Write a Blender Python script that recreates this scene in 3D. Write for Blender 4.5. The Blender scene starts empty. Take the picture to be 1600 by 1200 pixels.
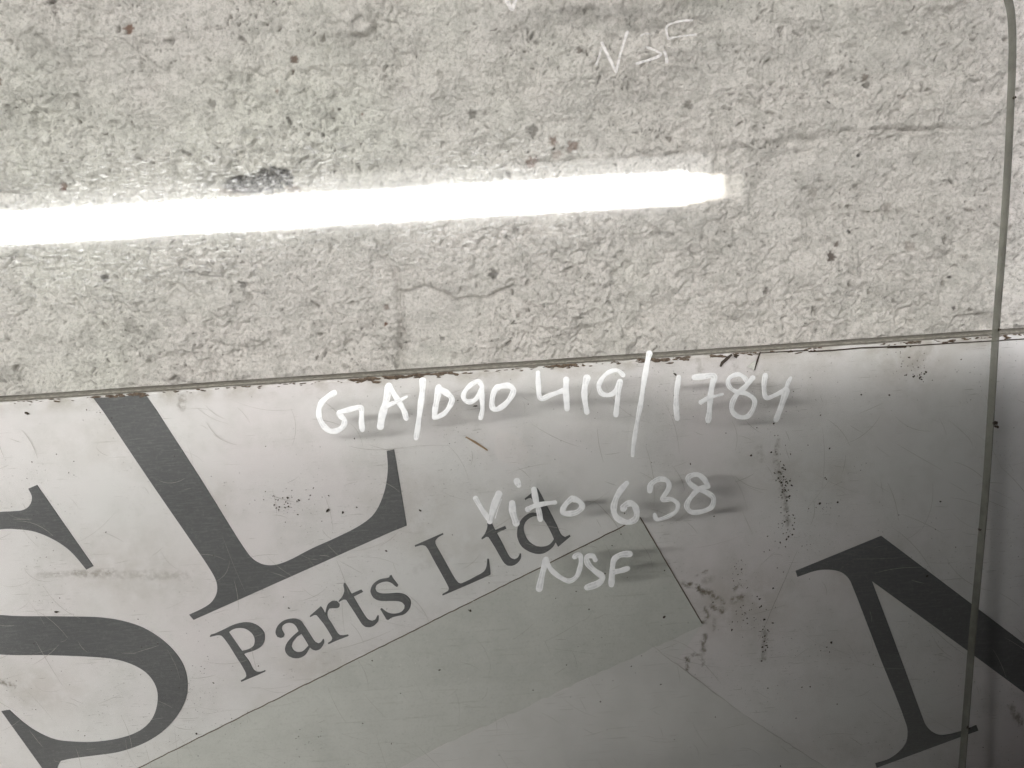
import bpy, bmesh, math, random
import numpy as np
from mathutils import Vector, Matrix
from mathutils.geometry import tessellate_polygon
random.seed(7); rng = np.random.default_rng(11)
R = math.radians
scene = bpy.context.scene
col = scene.collection

# ---------------------------------------------------------------- camera
CAM = Vector((0.0, -0.50, 0.088)); PITCH = R(-11.4); ROLL = R(-3.83)
FPX = 1209.0
cam_d = bpy.data.cameras.new("camera"); cam = bpy.data.objects.new("camera", cam_d); col.objects.link(cam)
cam_d.sensor_width = 36.0; cam_d.lens = 36.0*FPX/1600.0; cam_d.clip_start = 0.005; cam_d.clip_end = 50
CM = Matrix.Translation(CAM) @ Matrix.Rotation(R(90)+PITCH, 4, 'X') @ Matrix.Rotation(ROLL, 4, 'Z')
cam.matrix_world = CM
scene.camera = cam
CR = CM.to_3x3()
def ray(px, py):
    return (CR @ Vector(((px-800)/FPX, -(py-600)/FPX, -1.0))).normalized()

# ---------------------------------------------------------------- world, view
world = bpy.data.worlds.new("World"); scene.world = world; world.use_nodes = True
bg = world.node_tree.nodes['Background']; bg.inputs[0].default_value = (0.95, 0.97, 1.0, 1); bg.inputs[1].default_value = 0.028
scene.view_settings.view_transform = 'Standard'; scene.view_settings.look = 'None'
scene.view_settings.exposure = 0.0; scene.view_settings.gamma = 1.0
try:
    scene.cycles.transparent_max_bounces = 24; scene.cycles.max_bounces = 8
    scene.cycles.sample_clamp_indirect = 4.0
except Exception: pass
LAMP = 104.0

# ---------------------------------------------------------------- helpers
def tag(o, label=None, cat=None, kind=None, group=None):
    if label: o['label'] = label
    if cat: o['category'] = cat
    if kind: o['kind'] = kind
    if group: o['group'] = group
    return o
def empty(name, loc=(0, 0, 0), rot=(0, 0, 0)):
    e = bpy.data.objects.new(name, None); e.location = loc; e.rotation_euler = rot; e.empty_display_size = .05
    col.objects.link(e); return e
def link(name, me, mat, parent=None, smooth=True):
    o = bpy.data.objects.new(name, me); col.objects.link(o)
    if mat: me.materials.append(mat)
    if parent: o.parent = parent
    if smooth: me.polygons.foreach_set('use_smooth', [True]*len(me.polygons))
    return o
def mesh_np(name, V, F):
    me = bpy.data.meshes.new(name); V = np.asarray(V, dtype=np.float32); F = np.asarray(F, dtype=np.int32); k = F.shape[1]
    me.vertices.add(len(V)); me.vertices.foreach_set('co', V.ravel())
    me.loops.add(F.size); me.loops.foreach_set('vertex_index', F.ravel())
    me.polygons.add(len(F)); me.polygons.foreach_set('loop_start', np.arange(0, F.size, k, dtype=np.int32))
    try: me.polygons.foreach_set('loop_total', np.full(len(F), k, dtype=np.int32))
    except Exception: pass
    me.update(calc_edges=True); me.validate(); return me
def attr(me, name, vals):
    a = me.attributes.new(name, 'FLOAT', 'POINT'); a.data.foreach_set('value', np.asarray(vals, dtype=np.float32))
def box_bm(bm, x0, x1, y0, y1, z0, z1, bev=0.0):
    r = bmesh.ops.create_cube(bm, size=1.0)
    for v in r['verts']:
        v.co = Vector(((x0+x1)/2+v.co.x*(x1-x0), (y0+y1)/2+v.co.y*(y1-y0), (z0+z1)/2+v.co.z*(z1-z0)))
    if bev: bmesh.ops.bevel(bm, geom=list({e for v in r['verts'] for e in v.link_edges}), offset=bev, segments=2, affect='EDGES', profile=.5)
def bm_obj(name, bm, mat, parent=None, smooth=False):
    me = bpy.data.meshes.new(name); bm.to_mesh(me); bm.free(); return link(name, me, mat, parent, smooth)

# numpy noise
def _h(ix, iy, s):
    n = (ix.astype(np.int64)*374761393 + iy.astype(np.int64)*668265263 + s*974634777) & 0xffffffff
    n = ((n ^ (n >> 13))*1274126177) & 0xffffffff
    return ((n ^ (n >> 16)) & 0xffffff)/float(0xffffff)
def pn(x, y, s=0):
    ix = np.floor(x); iy = np.floor(y); fx = x-ix; fy = y-iy
    u = fx*fx*fx*(fx*(fx*6-15)+10); v = fy*fy*fy*(fy*(fy*6-15)+10)
    def g(dx, dy):
        a = _h(ix+dx, iy+dy, s)*2*np.pi; return np.cos(a)*(fx-dx)+np.sin(a)*(fy-dy)
    a = g(0, 0)*(1-u)+g(1, 0)*u; b = g(0, 1)*(1-u)+g(1, 1)*u
    return (a*(1-v)+b*v)*1.5
def fbm(x, y, o=4, s=0, gain=.5):
    r = 0; a = 1; t = 0
    for i in range(o):
        r = r+a*pn(x*2**i+17.3*i, y*2**i-9.1*i, s+i); t += a; a *= gain
    return r/t
def sstep(a, b, x):
    t = np.clip((x-a)/(b-a), 0, 1); return t*t*(3-2*t)
def pits(x, y, cell, prob, r0, r1, s):
    gx = x/cell; gy = y/cell; ix = np.floor(gx); iy = np.floor(gy); out = np.zeros_like(x); dk = np.zeros_like(x)
    for dx in (-1, 0, 1):
        for dy in (-1, 0, 1):
            cx = ix+dx; cy = iy+dy
            on = _h(cx, cy, s) < prob
            px_ = (cx+_h(cx, cy, s+1))*cell; py_ = (cy+_h(cx, cy, s+2))*cell
            r = r0+(r1-r0)*_h(cx, cy, s+3)**2
            st = 1+.7*(_h(cx, cy, s+5)-.5)
            d = np.sqrt(((x-px_)*st)**2+((y-py_)/st)**2)/r
            w = np.where(on, 1-sstep(.55, 1.05, d), 0)
            better = w > out
            dk = np.where(better, w*_h(cx, cy, s+4), dk); out = np.maximum(out, w)
    return out, dk
def seg_dist(x, z, pts):
    d = np.full(x.shape, 9.0)
    for (ax, az), (bx, bz) in zip(pts[:-1], pts[1:]):
        L = (bx-ax)**2+(bz-az)**2+1e-12
        t = np.clip(((x-ax)*(bx-ax)+(z-az)*(bz-az))/L, 0, 1)
        d = np.minimum(d, np.hypot(x-ax-t*(bx-ax), z-az-t*(bz-az)))
    return d

# node helper
class NT:
    def __init__(s, name):
        s.m = bpy.data.materials.new(name); s.m.use_nodes = True; s.t = s.m.node_tree
        s.t.nodes.clear(); s.out = s.n('ShaderNodeOutputMaterial')
    def n(s, t, **k):
        o = s.t.nodes.new(t)
        for a, b in k.items(): setattr(o, a, b)
        return o
    def l(s, a, b): s.t.links.new(a, b)
    def noise(s, vec, scale, detail=4, rough=.55, dist=0.0):
        o = s.n('ShaderNodeTexNoise'); s.l(vec, o.inputs['Vector']); o.inputs['Scale'].default_value = scale
        o.inputs['Detail'].default_value = detail; o.inputs['Roughness'].default_value = rough; o.inputs['Distortion'].default_value = dist
        return o.outputs['Fac']
    def ramp(s, v, a, b, lo=0.0, hi=1.0):
        o = s.n('ShaderNodeMapRange'); o.interpolation_type = 'SMOOTHSTEP'; s.l(v, o.inputs[0])
        for i, x in enumerate((a, b, lo, hi)): o.inputs[i+1].default_value = x
        return o.outputs[0]
    def math(s, op, a, b=None, c=None):
        o = s.n('ShaderNodeMath', operation=op)
        for i, v in enumerate((a, b, c)):
            if v is None: continue
            if isinstance(v, (int, float)): o.inputs[i].default_value = v
            else: s.l(v, o.inputs[i])
        return o.outputs[0]
    def mix(s, f, a, b, blend='MIX'):
        o = s.n('ShaderNodeMix', data_type='RGBA', blend_type=blend)
        for i, v in ((0, f), (6, a), (7, b)):
            if isinstance(v, (int, float)): o.inputs[i].default_value = v
            elif isinstance(v, tuple): o.inputs[i].default_value = (*v, 1)
            else: s.l(v, o.inputs[i])
        return o.outputs[2]
    def map(s, vec, rot=(0, 0, 0), scale=(1, 1, 1), loc=(0, 0, 0)):
        o = s.n('ShaderNodeMapping'); s.l(vec, o.inputs[0]); o.inputs[1].default_value = loc
        o.inputs[2].default_value = rot; o.inputs[3].default_value = scale; return o.outputs[0]
    def obj(s): return s.n('ShaderNodeTexCoord').outputs['Object']
    def att(s, name): return s.n('ShaderNodeAttribute', attribute_name=name).outputs['Fac']
    def bump(s, h, strength=.3, dist=.001):
        o = s.n('ShaderNodeBump'); s.l(h, o.inputs['Height']); o.inputs['Strength'].default_value = strength
        o.inputs['Distance'].default_value = dist; return o.outputs[0]
    def bsdf(s, color, rough=.5, normal=None, spec=.5, **k):
        o = s.n('ShaderNodeBsdfPrincipled')
        for key, v in (('Base Color', color), ('Roughness', rough), ('Specular IOR Level', spec)):
            if isinstance(v, (int, float)): o.inputs[key].default_value = v
            elif isinstance(v, tuple): o.inputs[key].default_value = (*v, 1)
            else: s.l(v, o.inputs[key])
        if normal: s.l(normal, o.inputs['Normal'])
        for a, b in k.items(): o.inputs[a.replace('_', ' ')].default_value = b
        return o.outputs[0]
    def done(s, sh): s.l(sh, s.out.inputs['Surface']); return s.m

# ---------------------------------------------------------------- materials
def m_wall():
    t = NT('painted_stone'); o = t.obj()
    big = t.ramp(t.noise(o, 4.5, 4), .34, .55); mid = t.ramp(t.noise(o, 90, 6, .7), .44, .64)
    fine = t.ramp(t.noise(o, 520, 5, .75), .48, .62)
    c = t.mix(big, (.90, .885, .82), (.90, .85, .82))
    c = t.mix(t.math('MULTIPLY', mid, .42), c, (.47, .455, .42))
    c = t.mix(t.math('MULTIPLY', fine, .40), c, (.36, .34, .31))
    # grey tone in broad horizontal bands
    th = t.math('MULTIPLY', t.ramp(t.noise(t.map(o, (0, R(2), 0), (14, 14, 40)), 1, 9, .74, .5), .44, .70), .34)
    c = t.mix(th, c, (.40, .395, .375))
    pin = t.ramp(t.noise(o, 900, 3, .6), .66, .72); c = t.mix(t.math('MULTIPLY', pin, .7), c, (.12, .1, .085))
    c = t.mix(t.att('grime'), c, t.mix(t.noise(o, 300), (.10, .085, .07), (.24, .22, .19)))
    c = t.mix(t.att('rust'), c, (.20, .095, .055))
    c = t.mix(t.att('dark_spot'), c, (.035, .033, .035))
    h = t.math('ADD', t.math('MULTIPLY', t.noise(o, 500, 6, .7), 1.0), t.math('MULTIPLY', t.noise(o, 1500, 3, .6), .4))
    return t.done(t.bsdf(c, .62, t.bump(h, 1.0, .0022), .35))
def m_board():
    t = NT('scuffed_white_board'); o = t.obj()
    c = t.mix(t.ramp(t.noise(o, 5, 3), .35, .65), (.70, .69, .685), (.71, .665, .675))
    c = t.mix(t.math('MULTIPLY', t.ramp(t.noise(o, 28, 6, .7), .42, .70), .42), c, (.52, .51, .49))
    for rot, sc, th, amt in ((.35, (60, 60, 900), .64, .55), (-.5, (50, 50, 1100), .66, .5), (.05, (30, 30, 700), .64, .3), (1.1, (40, 40, 1000), .68, .5)):
        v = t.map(o, (0, rot, 0), sc); k = t.ramp(t.noise(v, 1.0, 3, .6, .3), th, th+.05)
        msk = t.ramp(t.noise(o, 13+rot*3, 2), .42, .62)
        c = t.mix(t.math('MULTIPLY', t.math('MULTIPLY', k, msk), amt), c, (.27, .255, .23))
    sp = t.math('MULTIPLY', t.ramp(t.noise(o, 750, 2, .5), .66, .72), t.ramp(t.noise(o, 14, 4), .42, .6))
    c = t.mix(t.math('MULTIPLY', sp, .7), c, (.10, .085, .07))
    g = t.math('MULTIPLY', t.att('grime'), t.ramp(t.noise(o, 260, 5, .7), .36, .58))
    c = t.mix(g, c, (.16, .13, .10))
    c = t.mix(t.math('MULTIPLY', t.att('soil'), t.ramp(t.noise(o, 60, 5, .7), .3, .6)), c, (.38, .34, .29))
    return t.done(t.bsdf(c, t.ramp(t.noise(o, 60, 4), .3, .7, .38, .6), t.bump(t.noise(o, 300, 4, .6), .12, .0004), .4))
def m_letter():
    t = NT('printed_charcoal_vinyl'); o = t.obj()
    v = t.map(o, (0, .3, 0), (90, 90, 900)); k = t.ramp(t.noise(v, 1, 4, .65, .4), .45, .75)
    c = t.mix(t.math('MULTIPLY', k, .45), (.108, .108, .112), (.19, .19, .188))
    c = t.mix(t.math('MULTIPLY', t.ramp(t.noise(o, 500, 4, .7), .5, .75), .35), c, (.22, .215, .21))
    return t.done(t.bsdf(c, .5, t.bump(t.noise(o, 900, 3), .1, .0003), .35))
def m_strip():
    t = NT('grey_green_vinyl_strip'); o = t.obj()
    c = t.mix(t.ramp(t.noise(o, 30, 5, .65), .35, .7), (.57, .572, .542), (.515, .518, .488))
    c = t.mix(t.math('MULTIPLY', t.ramp(t.noise(o, 600, 4, .7), .5, .7), .25), c, (.30, .31, .28))
    v = t.map(o, (0, .25, 0), (30, 30, 500)); c = t.mix(t.math('MULTIPLY', t.ramp(t.noise(v, 1, 4), .55, .8), .4), c, (.31, .30, .26))
    return t.done(t.bsdf(c, .45, t.bump(t.noise(o, 700, 3), .2, .0003), .4))
def m_film():
    t = NT('greyed_film_residue'); o = t.obj(); c = t.mix(t.ramp(t.noise(o, 22, 5, .65), .35, .7), (.645, .63, .62), (.59, .58, .565))
    v = t.map(o, (0, 1.2, 0), (40, 40, 700)); c = t.mix(t.math('MULTIPLY', t.ramp(t.noise(v, 1, 3, .6, .3), .6, .7), .3), c, (.36, .34, .32))
    return t.done(t.bsdf(c, .5, t.bump(t.noise(o, 300, 4), .12, .0003), .4))
def m_simple(name, c1, c2, scale=200, rough=.7, bumpd=.0005, spec=.3):
    t = NT(name); o = t.obj(); f = t.ramp(t.noise(o, scale, 5, .65), .35, .65)
    return t.done(t.bsdf(t.mix(f, c1, c2), rough, t.bump(t.noise(o, scale*2, 4), .4, bumpd), spec))
def m_paint():
    t = NT('white_marker_paint'); o = t.obj()
    c = t.mix(t.ramp(t.noise(o, 300, 3), .4, .7), (.86, .86, .855), (.78, .78, .78))
    b = t.bsdf(c, .45, None, .4)
    tr = t.n('ShaderNodeBsdfTransparent'); mx = t.n('ShaderNodeMixShader')
    v = t.att('thin'); t.l(t.math('MULTIPLY', v, t.ramp(t.noise(o, 500, 3), .35, .6, .5, 1.0)), mx.inputs[0]); t.l(b, mx.inputs[1]); t.l(tr.outputs[0], mx.inputs[2])
    return t.done(mx.outputs[0])
def m_oldpaint():
    t = NT('faded_marker_paint'); o = t.obj(); b = t.bsdf(t.mix(t.noise(o, 300), (.66, .625, .605), (.54, .52, .515)), .5)
    tr = t.n('ShaderNodeBsdfTransparent'); mx = t.n('ShaderNodeMixShader'); t.l(t.ramp(t.noise(o, 350, 3), .35, .65, .0, .45), mx.inputs[0]); t.l(b, mx.inputs[1]); t.l(tr.outputs[0], mx.inputs[2])
    return t.done(mx.outputs[0])
def m_glass():
    t = NT('clear_green_tinted_glass'); o = t.obj()
    geo = t.n('ShaderNodeNewGeometry')
    dot = t.n('ShaderNodeVectorMath', operation='DOT_PRODUCT'); t.l(geo.outputs['Incoming'], dot.inputs[0]); t.l(geo.outputs['Normal'], dot.inputs[1])
    a = t.math('ABSOLUTE', dot.outputs['Value']); om = t.math('SUBTRACT', 1.0, a)
    fr = t.math('ADD', t.math('MULTIPLY', t.math('POWER', om, 5.0), .957), .043)
    tr = t.n('ShaderNodeBsdfTransparent'); tr.inputs[0].default_value = (.984, .986, .978, 1)
    gl = t.n('ShaderNodeBsdfGlossy'); gl.inputs['Roughness'].default_value = .035
    m1 = t.n('ShaderNodeMixShader'); t.l(fr, m1.inputs[0]); t.l(tr.outputs[0], m1.inputs[1]); t.l(gl.outputs[0], m1.inputs[2])
    # wiped grease film: broken streaks that scatter the lamp's mirror image
    v = t.map(o, (0, SMEAR_ROT, 0), (170, 170, 1150))
    st = t.ramp(t.noise(v, 1.0, 3, .55, .25), .50, .60)
    st = t.math('MULTIPLY', st, t.ramp(t.noise(o, 260, 4, .7), .38, .60))
    base = t.ramp(t.noise(o, 700, 4, .7), .42, .75)
    film = t.math('ADD', t.math('MULTIPLY', st, t.ramp(t.noise(o, 8, 3, .5), .34, .52, .35, 1.0)), t.math('MULTIPLY', base, .07))
    g2 = t.n('ShaderNodeBsdfGlossy'); g2.inputs['Roughness'].default_value = .31
    m2 = t.n('ShaderNodeMixShader'); t.l(t.math('MULTIPLY', film, t.math('MULTIPLY', t.att('smear'), .10)), m2.inputs[0]); t.l(m1.outputs[0], m2.inputs[1]); t.l(g2.outputs[0], m2.inputs[2])
    df = t.n('ShaderNodeBsdfDiffuse'); df.inputs[0].default_value = (.7, .7, .68, 1)
    m3 = t.n('ShaderNodeMixShader'); t.l(t.math('MULTIPLY', t.ramp(t.noise(o, 14, 5, .6), .4, .7), .02), m3.inputs[0]); t.l(m2.outputs[0], m3.inputs[1]); t.l(df.outputs[0], m3.inputs[2])
    return t.done(m3.outputs[0])
def m_edge():
    t = NT('ground_green_glass_edge'); o = t.obj()
    c = t.mix(t.ramp(t.noise(o, 60, 4), .35, .65), (.135, .135, .11), (.21, .21, .175))
    c = t.mix(t.math('MULTIPLY', t.ramp(t.noise(o, 500, 4, .7), .55, .7), .25), c, (.08, .08, .05))
    b = t.bsdf(c, .5, t.bump(t.noise(o, 600, 4), .3, .0004), .4); tr = t.n('ShaderNodeBsdfTransparent'); mx = t.n('ShaderNodeMixShader'); mx.inputs[0].default_value = .12; t.l(b, mx.inputs[1]); t.l(tr.outputs[0], mx.inputs[2])
    return t.done(mx.outputs[0])
def m_emit(name, c, s):
    t = NT(name); e = t.n('ShaderNodeEmission'); e.inputs[0].default_value = (*c, 1); e.inputs[1].default_value = s
    return t.done(e.outputs[0])
SMEAR_ROT = R(9)
M_wall = m_wall(); M_board = m_board(); M_letter = m_letter(); M_strip = m_strip()
M_core = m_simple('grey_brown_board_core', (.20, .185, .16), (.32, .30, .265), 400)
M_lip = m_simple('worn_pale_board_edge', (.46, .45, .41), (.24, .21, .18), 350)
M_dark = m_simple('dark_grit', (.03, .022, .018), (.07, .05, .035), 900)
M_brown = m_simple('brown_dirt', (.07, .048, .035), (.17, .125, .09), 700)
M_chip_glint = m_simple('pale_chip_glint', (.75, .74, .70), (.6, .6, .57), 500)
M_scr = m_simple('scratch_grime', (.33, .31, .28), (.42, .40, .37), 500)
M_tan = m_simple('tan_straw', (.36, .25, .15), (.28, .19, .12), 500)
M_paint = m_paint(); M_old = m_oldpaint(); M_glass = m_glass(); M_edge = m_edge()
M_bench = m_simple('worn_bench_wood', (.20, .16, .12), (.28, .23, .17), 40)
M_floor = m_simple('grey_concrete_floor', (.16, .16, .155), (.22, .22, .21), 20)
M_ceil = m_simple('painted_ceiling', (.30, .30, .30), (.34, .34, .33), 6)
M_jacket = m_simple('black_work_jacket', (.02, .02, .022), (.035, .035, .038), 400)
M_jeans = m_simple('dark_jeans', (.03, .035, .05), (.05, .055, .075), 500)
M_skin = m_simple('skin', (.42, .26, .19), (.47, .30, .22), 90)
M_hair = m_simple('dark_hair', (.02, .016, .013), (.04, .03, .025), 300)
M_phone = m_simple('black_phone_case', (.015, .015, .016), (.02, .02, .02), 300, .3)
M_housing = m_simple('white_lamp_housing', (.75, .75, .74), (.7, .7, .7), 30)
M_lamp = m_emit('lit_opal_diffuser', (1.0, .99, .97), LAMP)
M_lampside = m_emit('lit_lamp_side', (1.0, .985, .96), 2.6)

# ---------------------------------------------------------------- planes
def hit(px, py, P, N):
    d = ray(px, py); return CAM + d*((P-CAM).dot(N)/d.dot(N))
def wallxz(px, py):
    p = hit(px, py, Vector((0, 0, 0)), Vector((0, 1, 0))); return (p.x, p.z)
BLEAN = R(1.5); BP = Vector((0, -.030, .0032)); BV = Vector((0, math.sin(BLEAN), math.cos(BLEAN))); BN = Vector((0, -math.cos(BLEAN), math.sin(BLEAN)))
BH = .40; BBASE = BP-BV*BH
def bd(px, py):                       # pixel -> board local (x, z above its base)
    p = hit(px, py, BP, BN); return (p.x, (p-BBASE).dot(BV))
GLEAN = R(8.0); GP = Vector((0, -.066, 0)); GV = Vector((0, math.sin(GLEAN), math.cos(GLEAN))); GN = Vector((0, -math.cos(GLEAN), math.sin(GLEAN)))
GH = .405; GBASE = GP-GV*GH
def gd(px, py):
    p = hit(px, py, GP, GN); return (p.x, (p-GBASE).dot(GV))

# ---------------------------------------------------------------- wall
def build_wall():
    root = empty('painted_wall', (0, 0, -.46))
    tag(root, 'rough white painted stone wall behind the leaning glass and sign board', 'wall')
    s = .00078
    xc = np.arange(-.43, .43+s, s)
    def grow(a, end, s0):
        out = []; st = s0
        while a < end: st *= 1.12; a += st; out.append(a)
        return np.array(out)
    gx = grow(.43, 1.3, s*2); xs = np.concatenate([-gx[::-1]-.0, xc, gx+(xc[-1]-.43)])
    zc = np.arange(-.012, .30, s); gz = grow(.30, 1.0, s*2); gz2 = grow(.012, .45, s*2)
    zs = np.concatenate([-gz2[::-1], zc, gz+(zc[-1]-.30)])
    X, Z = np.meshgrid(xs, zs); x = X.ravel(); z = Z.ravel()
    W = lambda pts: [wallxz(*p) for p in pts]
    J1 = W([(-900, 470), (-300, 385), (0, 345), (300, 312), (620, 280), (850, 255), (1000, 246), (1110, 234), (1230, 222), (1350, 206), (1450, 202), (1560, 200), (1700, 202), (2400, 150)])
    J2 = W([(-900, 560), (-300, 470), (0, 432), (250, 415), (450, 385), (640, 372), (800, 358), (900, 360), (1000, 366), (1110, 371), (1180, 348), (1290, 326), (1400, 330), (1490, 318), (1600, 340), (1800, 300), (2400, 260)])
    wx = x+.004*pn(x*60, z*60, 40); wz = z+.003*pn(x*70, z*70, 41)
    j1 = np.interp(wx, [p[0] for p in J1], [p[1] for p in J1]); j2 = np.interp(wx, [p[0] for p in J2], [p[1] for p in J2])
    d1 = wz-j1; d2 = wz-j2
    vx = wallxz(622, 480)[0]; jv = wx-vx
    vis = sstep(vx-.02, vx+.16, x)                       # joints show to the right, painted over to the left
    # heights
    amp = .55+.55*sstep(-.25, .35, fbm(x*9, z*9, 3, 3))
    band = sstep(.0, .006, -d1)*sstep(0, .006, d2)       # middle course
    amp = amp*(1-.45*band*sstep(.12, .24, x))
    qx = x+.003*pn(x*140, z*140, 50); qz = z+.003*pn(x*140, z*140, 51)
    h = .0070*fbm(x*12, z*18, 3, 5)
    pt = sstep(-.25, .3, fbm(x*16+9, z*22, 3, 31)); h += .0050*amp*fbm(qx*36, qz*44, 4, 8)
    b = np.abs(pn(qx*95+qz*30, qz*95-qx*25, 12)); h += .0019*amp*(.35-b)
    b2 = np.abs(pn(qx*210, qz*230, 14)); h += .0011*amp*(.3-b2)
    kn, _k = pits(qx*1.1+3, qz*1.2, .0062, .7, .0012, .0034, 700); h += .0013*amp*kn*(.35+.65*pt)
    kn, _k = pits(qx+1, qz, .0031, .6, .0006, .0016, 710); h += .0007*amp*kn*(.3+.7*pt)
    tt = fbm(qx*48+3, qz*52, 3, 20)*3.0; fr = tt-np.floor(tt); h += .0009*((np.floor(tt)+sstep(.0, .10, fr)))*.6*amp   # peeled edges of old paint
    h = h*1.28
    h += .00045*pn(x*520, z*520, 22)
    g1 = np.exp(-(d1/.0019)**2)*(.35+.65*vis); g2 = np.exp(-(d2/.002)**2)*(.3+.7*vis)
    gv = np.exp(-(jv/.0034)**2)*sstep(.0, -.004, d2+.016)
    h -= .0038*g1*(.6+.6*fbm(x*25, z*25, 2, 60))+.0030*g2*(.7+.6*fbm(x*25, z*25, 2, 61))+.0036*gv
    h -= .0020*band*(.4+.6*vis)
    h += .0018*sstep(.004, .0, d2)*sstep(-.03, -.002, d2)*vis
    # the smooth plaster patch right of the upright joint
    P = W([(622, 455), (665, 452), (705, 466), (745, 470), (775, 455), (800, 440)]); dp = seg_dist(wx, wz, P)
    x0, z0 = wallxz(625, 450); x1, z1 = wallxz(770, 600)
    inside = sstep(x0, x0+.003, wx)*(1-sstep(x1-.03, x1+.008, wx+.012*pn(x*60, z*60, 81)))*(1-sstep(z0-.006, z0, wz+.002*np.sin(wx*110)))
    h = h*(1-.68*inside)-.0013*inside
    h -= .0026*np.exp(-(dp/.0018)**2)
    grime = np.zeros_like(x); rust = np.zeros_like(x); dark_spot = np.zeros_like(x)
    grime += .6*np.exp(-(dp/.0013)**2)*(.6+fbm(x*200, z*200, 2, 77))
    grime += .30*g1*vis*sstep(-.35, .25, fbm(x*120, z*120, 3, 70))+.24*gv+.30*g2*vis*sstep(-.3, .3, fbm(x*120, z*120, 3, 71))
    for pts, wd, dep, gr in (([(285, 412), (320, 428), (352, 434)], .0005, .0008, .7), ([(392, 450), (418, 463)], .0005, .0008, .6),
            ([(190, 60), (215, 80), (240, 100), (255, 108)], .0007, .001, .45), ([(585, 42), (570, 58), (545, 64)], .0018, .0018, .28),
            ([(60, 60), (85, 68)], .0009, .001, .5), ([(1420, 18), (1462, 20), (1500, 5)], .0014, .0018, .2), ([(780, 80), (790, 120), (805, 160)], .0005, .0006, .3),
            ([(600, 400), (610, 430)], .0009, .0008, .3), ([(1000, 90), (1100, 105)], .001, .0009, .15), ([(1060, 300), (1300, 405)], .0006, .0005, .1)):
        d = seg_dist(wx, wz, W(pts)); k = np.exp(-(d/wd)**2); h -= dep*k; grime += gr*k
    for (px, py, r, g, ru, so, dep) in ((200, 45, 8, .2, .85, 0, .001), (462, 95, 6, .9, .5, 0, .001), (460, 114, 3, .9, .3, 0, .001), (3, 126, 6, .5, .7, 0, .001), (100, 290, 7, .3, .6, 0, .001),
            (98, 295, 4, .6, .4, 0, .001), (830, 253, 9, .2, .6, 0, .0012), (865, 220, 7, .2, .6, 0, .001), (895, 228, 9, .3, .55, 0, .001), (870, 240, 8, .1, .4, 0, .001), (1342, 242, 3, 1, 0, .8, .0004), (1328, 362, 3, 1, 0, .8, .0004),
            (1296, 401, 7, .9, .3, .4, .001), (1306, 382, 4, .7, .3, .2, .0007), (770, 428, 8, .8, 0, .3, .001), (738, 178, 7, .7, 0, .2, .0012), (833, 204, 8, .75, 0, .2, .0012), (1076, 163, 7, .7, 0, .1, .001),
            (905, 80, 5, .7, .2, .1, .001), (165, 434, 6, .7, 0, .4, .001), (378, 445, 6, .7, 0, .3, .001), (1196, 455, 5, .7, .1, .3, .001), (604, 480, 5, .6, .3, 0, .0015), (602, 507, 3, .4, .9, 0, .001), (1482, 480, 3, .8, 0, .5, .0005),
            (330, 161, 6, .6, 0, .1, .001), (520, 180, 8, .55, 0, 0, .0006), (1300, 115, 6, .5, 0, 0, .0008), (1350, 122, 5, .7, .2, 0, .0006), (1563, 33, 5, .45, 0, .1, .001), (1400, 262, 6, .35, 0, 0, .0009), (1275, 300, 8, .3, .15, 0, .0006),
            (710, 556, 6, .5, 0, 0, .0009), (690, 530, 4, .6, 0, .3, .001), (268, 430, 5, .2, 0, 0, .001), (1390, 325, 9, .3, .1, 0, .001), (1420, 385, 9, .2, .2, 0, .0008), (1294, 160, 2.5, .8, 0, .6, .0004), (1483, 433, 2.5, .8, 0, .6, .0004)):
        cx, cz = wallxz(px, py); rr = r*.000414; a = np.arctan2(z-cz, x-cx)
        d = np.hypot(x-cx, z-cz)/(rr*(1+.5*pn(a*1.1+px, a*0+py, 7)+.35*pn(x*600, z*600, 9)))
        k = 1-sstep(.65, 1.15, d); h -= dep*k; grime += g*k; rust += ru*k; dark_spot += so*k
    # dark patch, slightly sunk, with a reddish lower edge
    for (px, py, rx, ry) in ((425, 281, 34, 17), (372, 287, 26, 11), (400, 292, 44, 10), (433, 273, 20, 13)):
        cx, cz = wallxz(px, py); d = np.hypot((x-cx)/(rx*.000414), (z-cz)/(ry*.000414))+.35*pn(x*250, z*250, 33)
        k = 1-sstep(.75, 1.12, d); h -= .0028*k; dark_spot = np.maximum(dark_spot, .93*k*(.8+.5*pn(x*700, z*700, 34)))
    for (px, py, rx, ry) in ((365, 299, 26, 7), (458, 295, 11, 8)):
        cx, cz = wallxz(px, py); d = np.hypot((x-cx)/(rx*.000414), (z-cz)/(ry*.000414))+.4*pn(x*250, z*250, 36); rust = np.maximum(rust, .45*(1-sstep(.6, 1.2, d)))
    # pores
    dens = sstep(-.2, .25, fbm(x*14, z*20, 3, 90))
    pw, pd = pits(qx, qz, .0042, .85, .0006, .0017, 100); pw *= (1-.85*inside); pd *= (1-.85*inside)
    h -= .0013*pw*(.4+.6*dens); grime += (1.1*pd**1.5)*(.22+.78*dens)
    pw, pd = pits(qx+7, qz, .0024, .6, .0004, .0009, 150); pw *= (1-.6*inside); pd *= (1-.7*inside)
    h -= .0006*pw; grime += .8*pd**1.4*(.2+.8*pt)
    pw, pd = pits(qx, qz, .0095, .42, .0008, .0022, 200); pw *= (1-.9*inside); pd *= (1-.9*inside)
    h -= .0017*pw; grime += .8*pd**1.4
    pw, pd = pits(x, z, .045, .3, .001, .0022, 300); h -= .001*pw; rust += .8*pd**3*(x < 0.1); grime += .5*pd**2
    gm = sstep(.28, .45, fbm(qx*130, qz*130, 3, 95))*sstep(.05, .3, fbm(x*12+5, z*12, 2, 96)); grime += .35*gm
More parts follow.
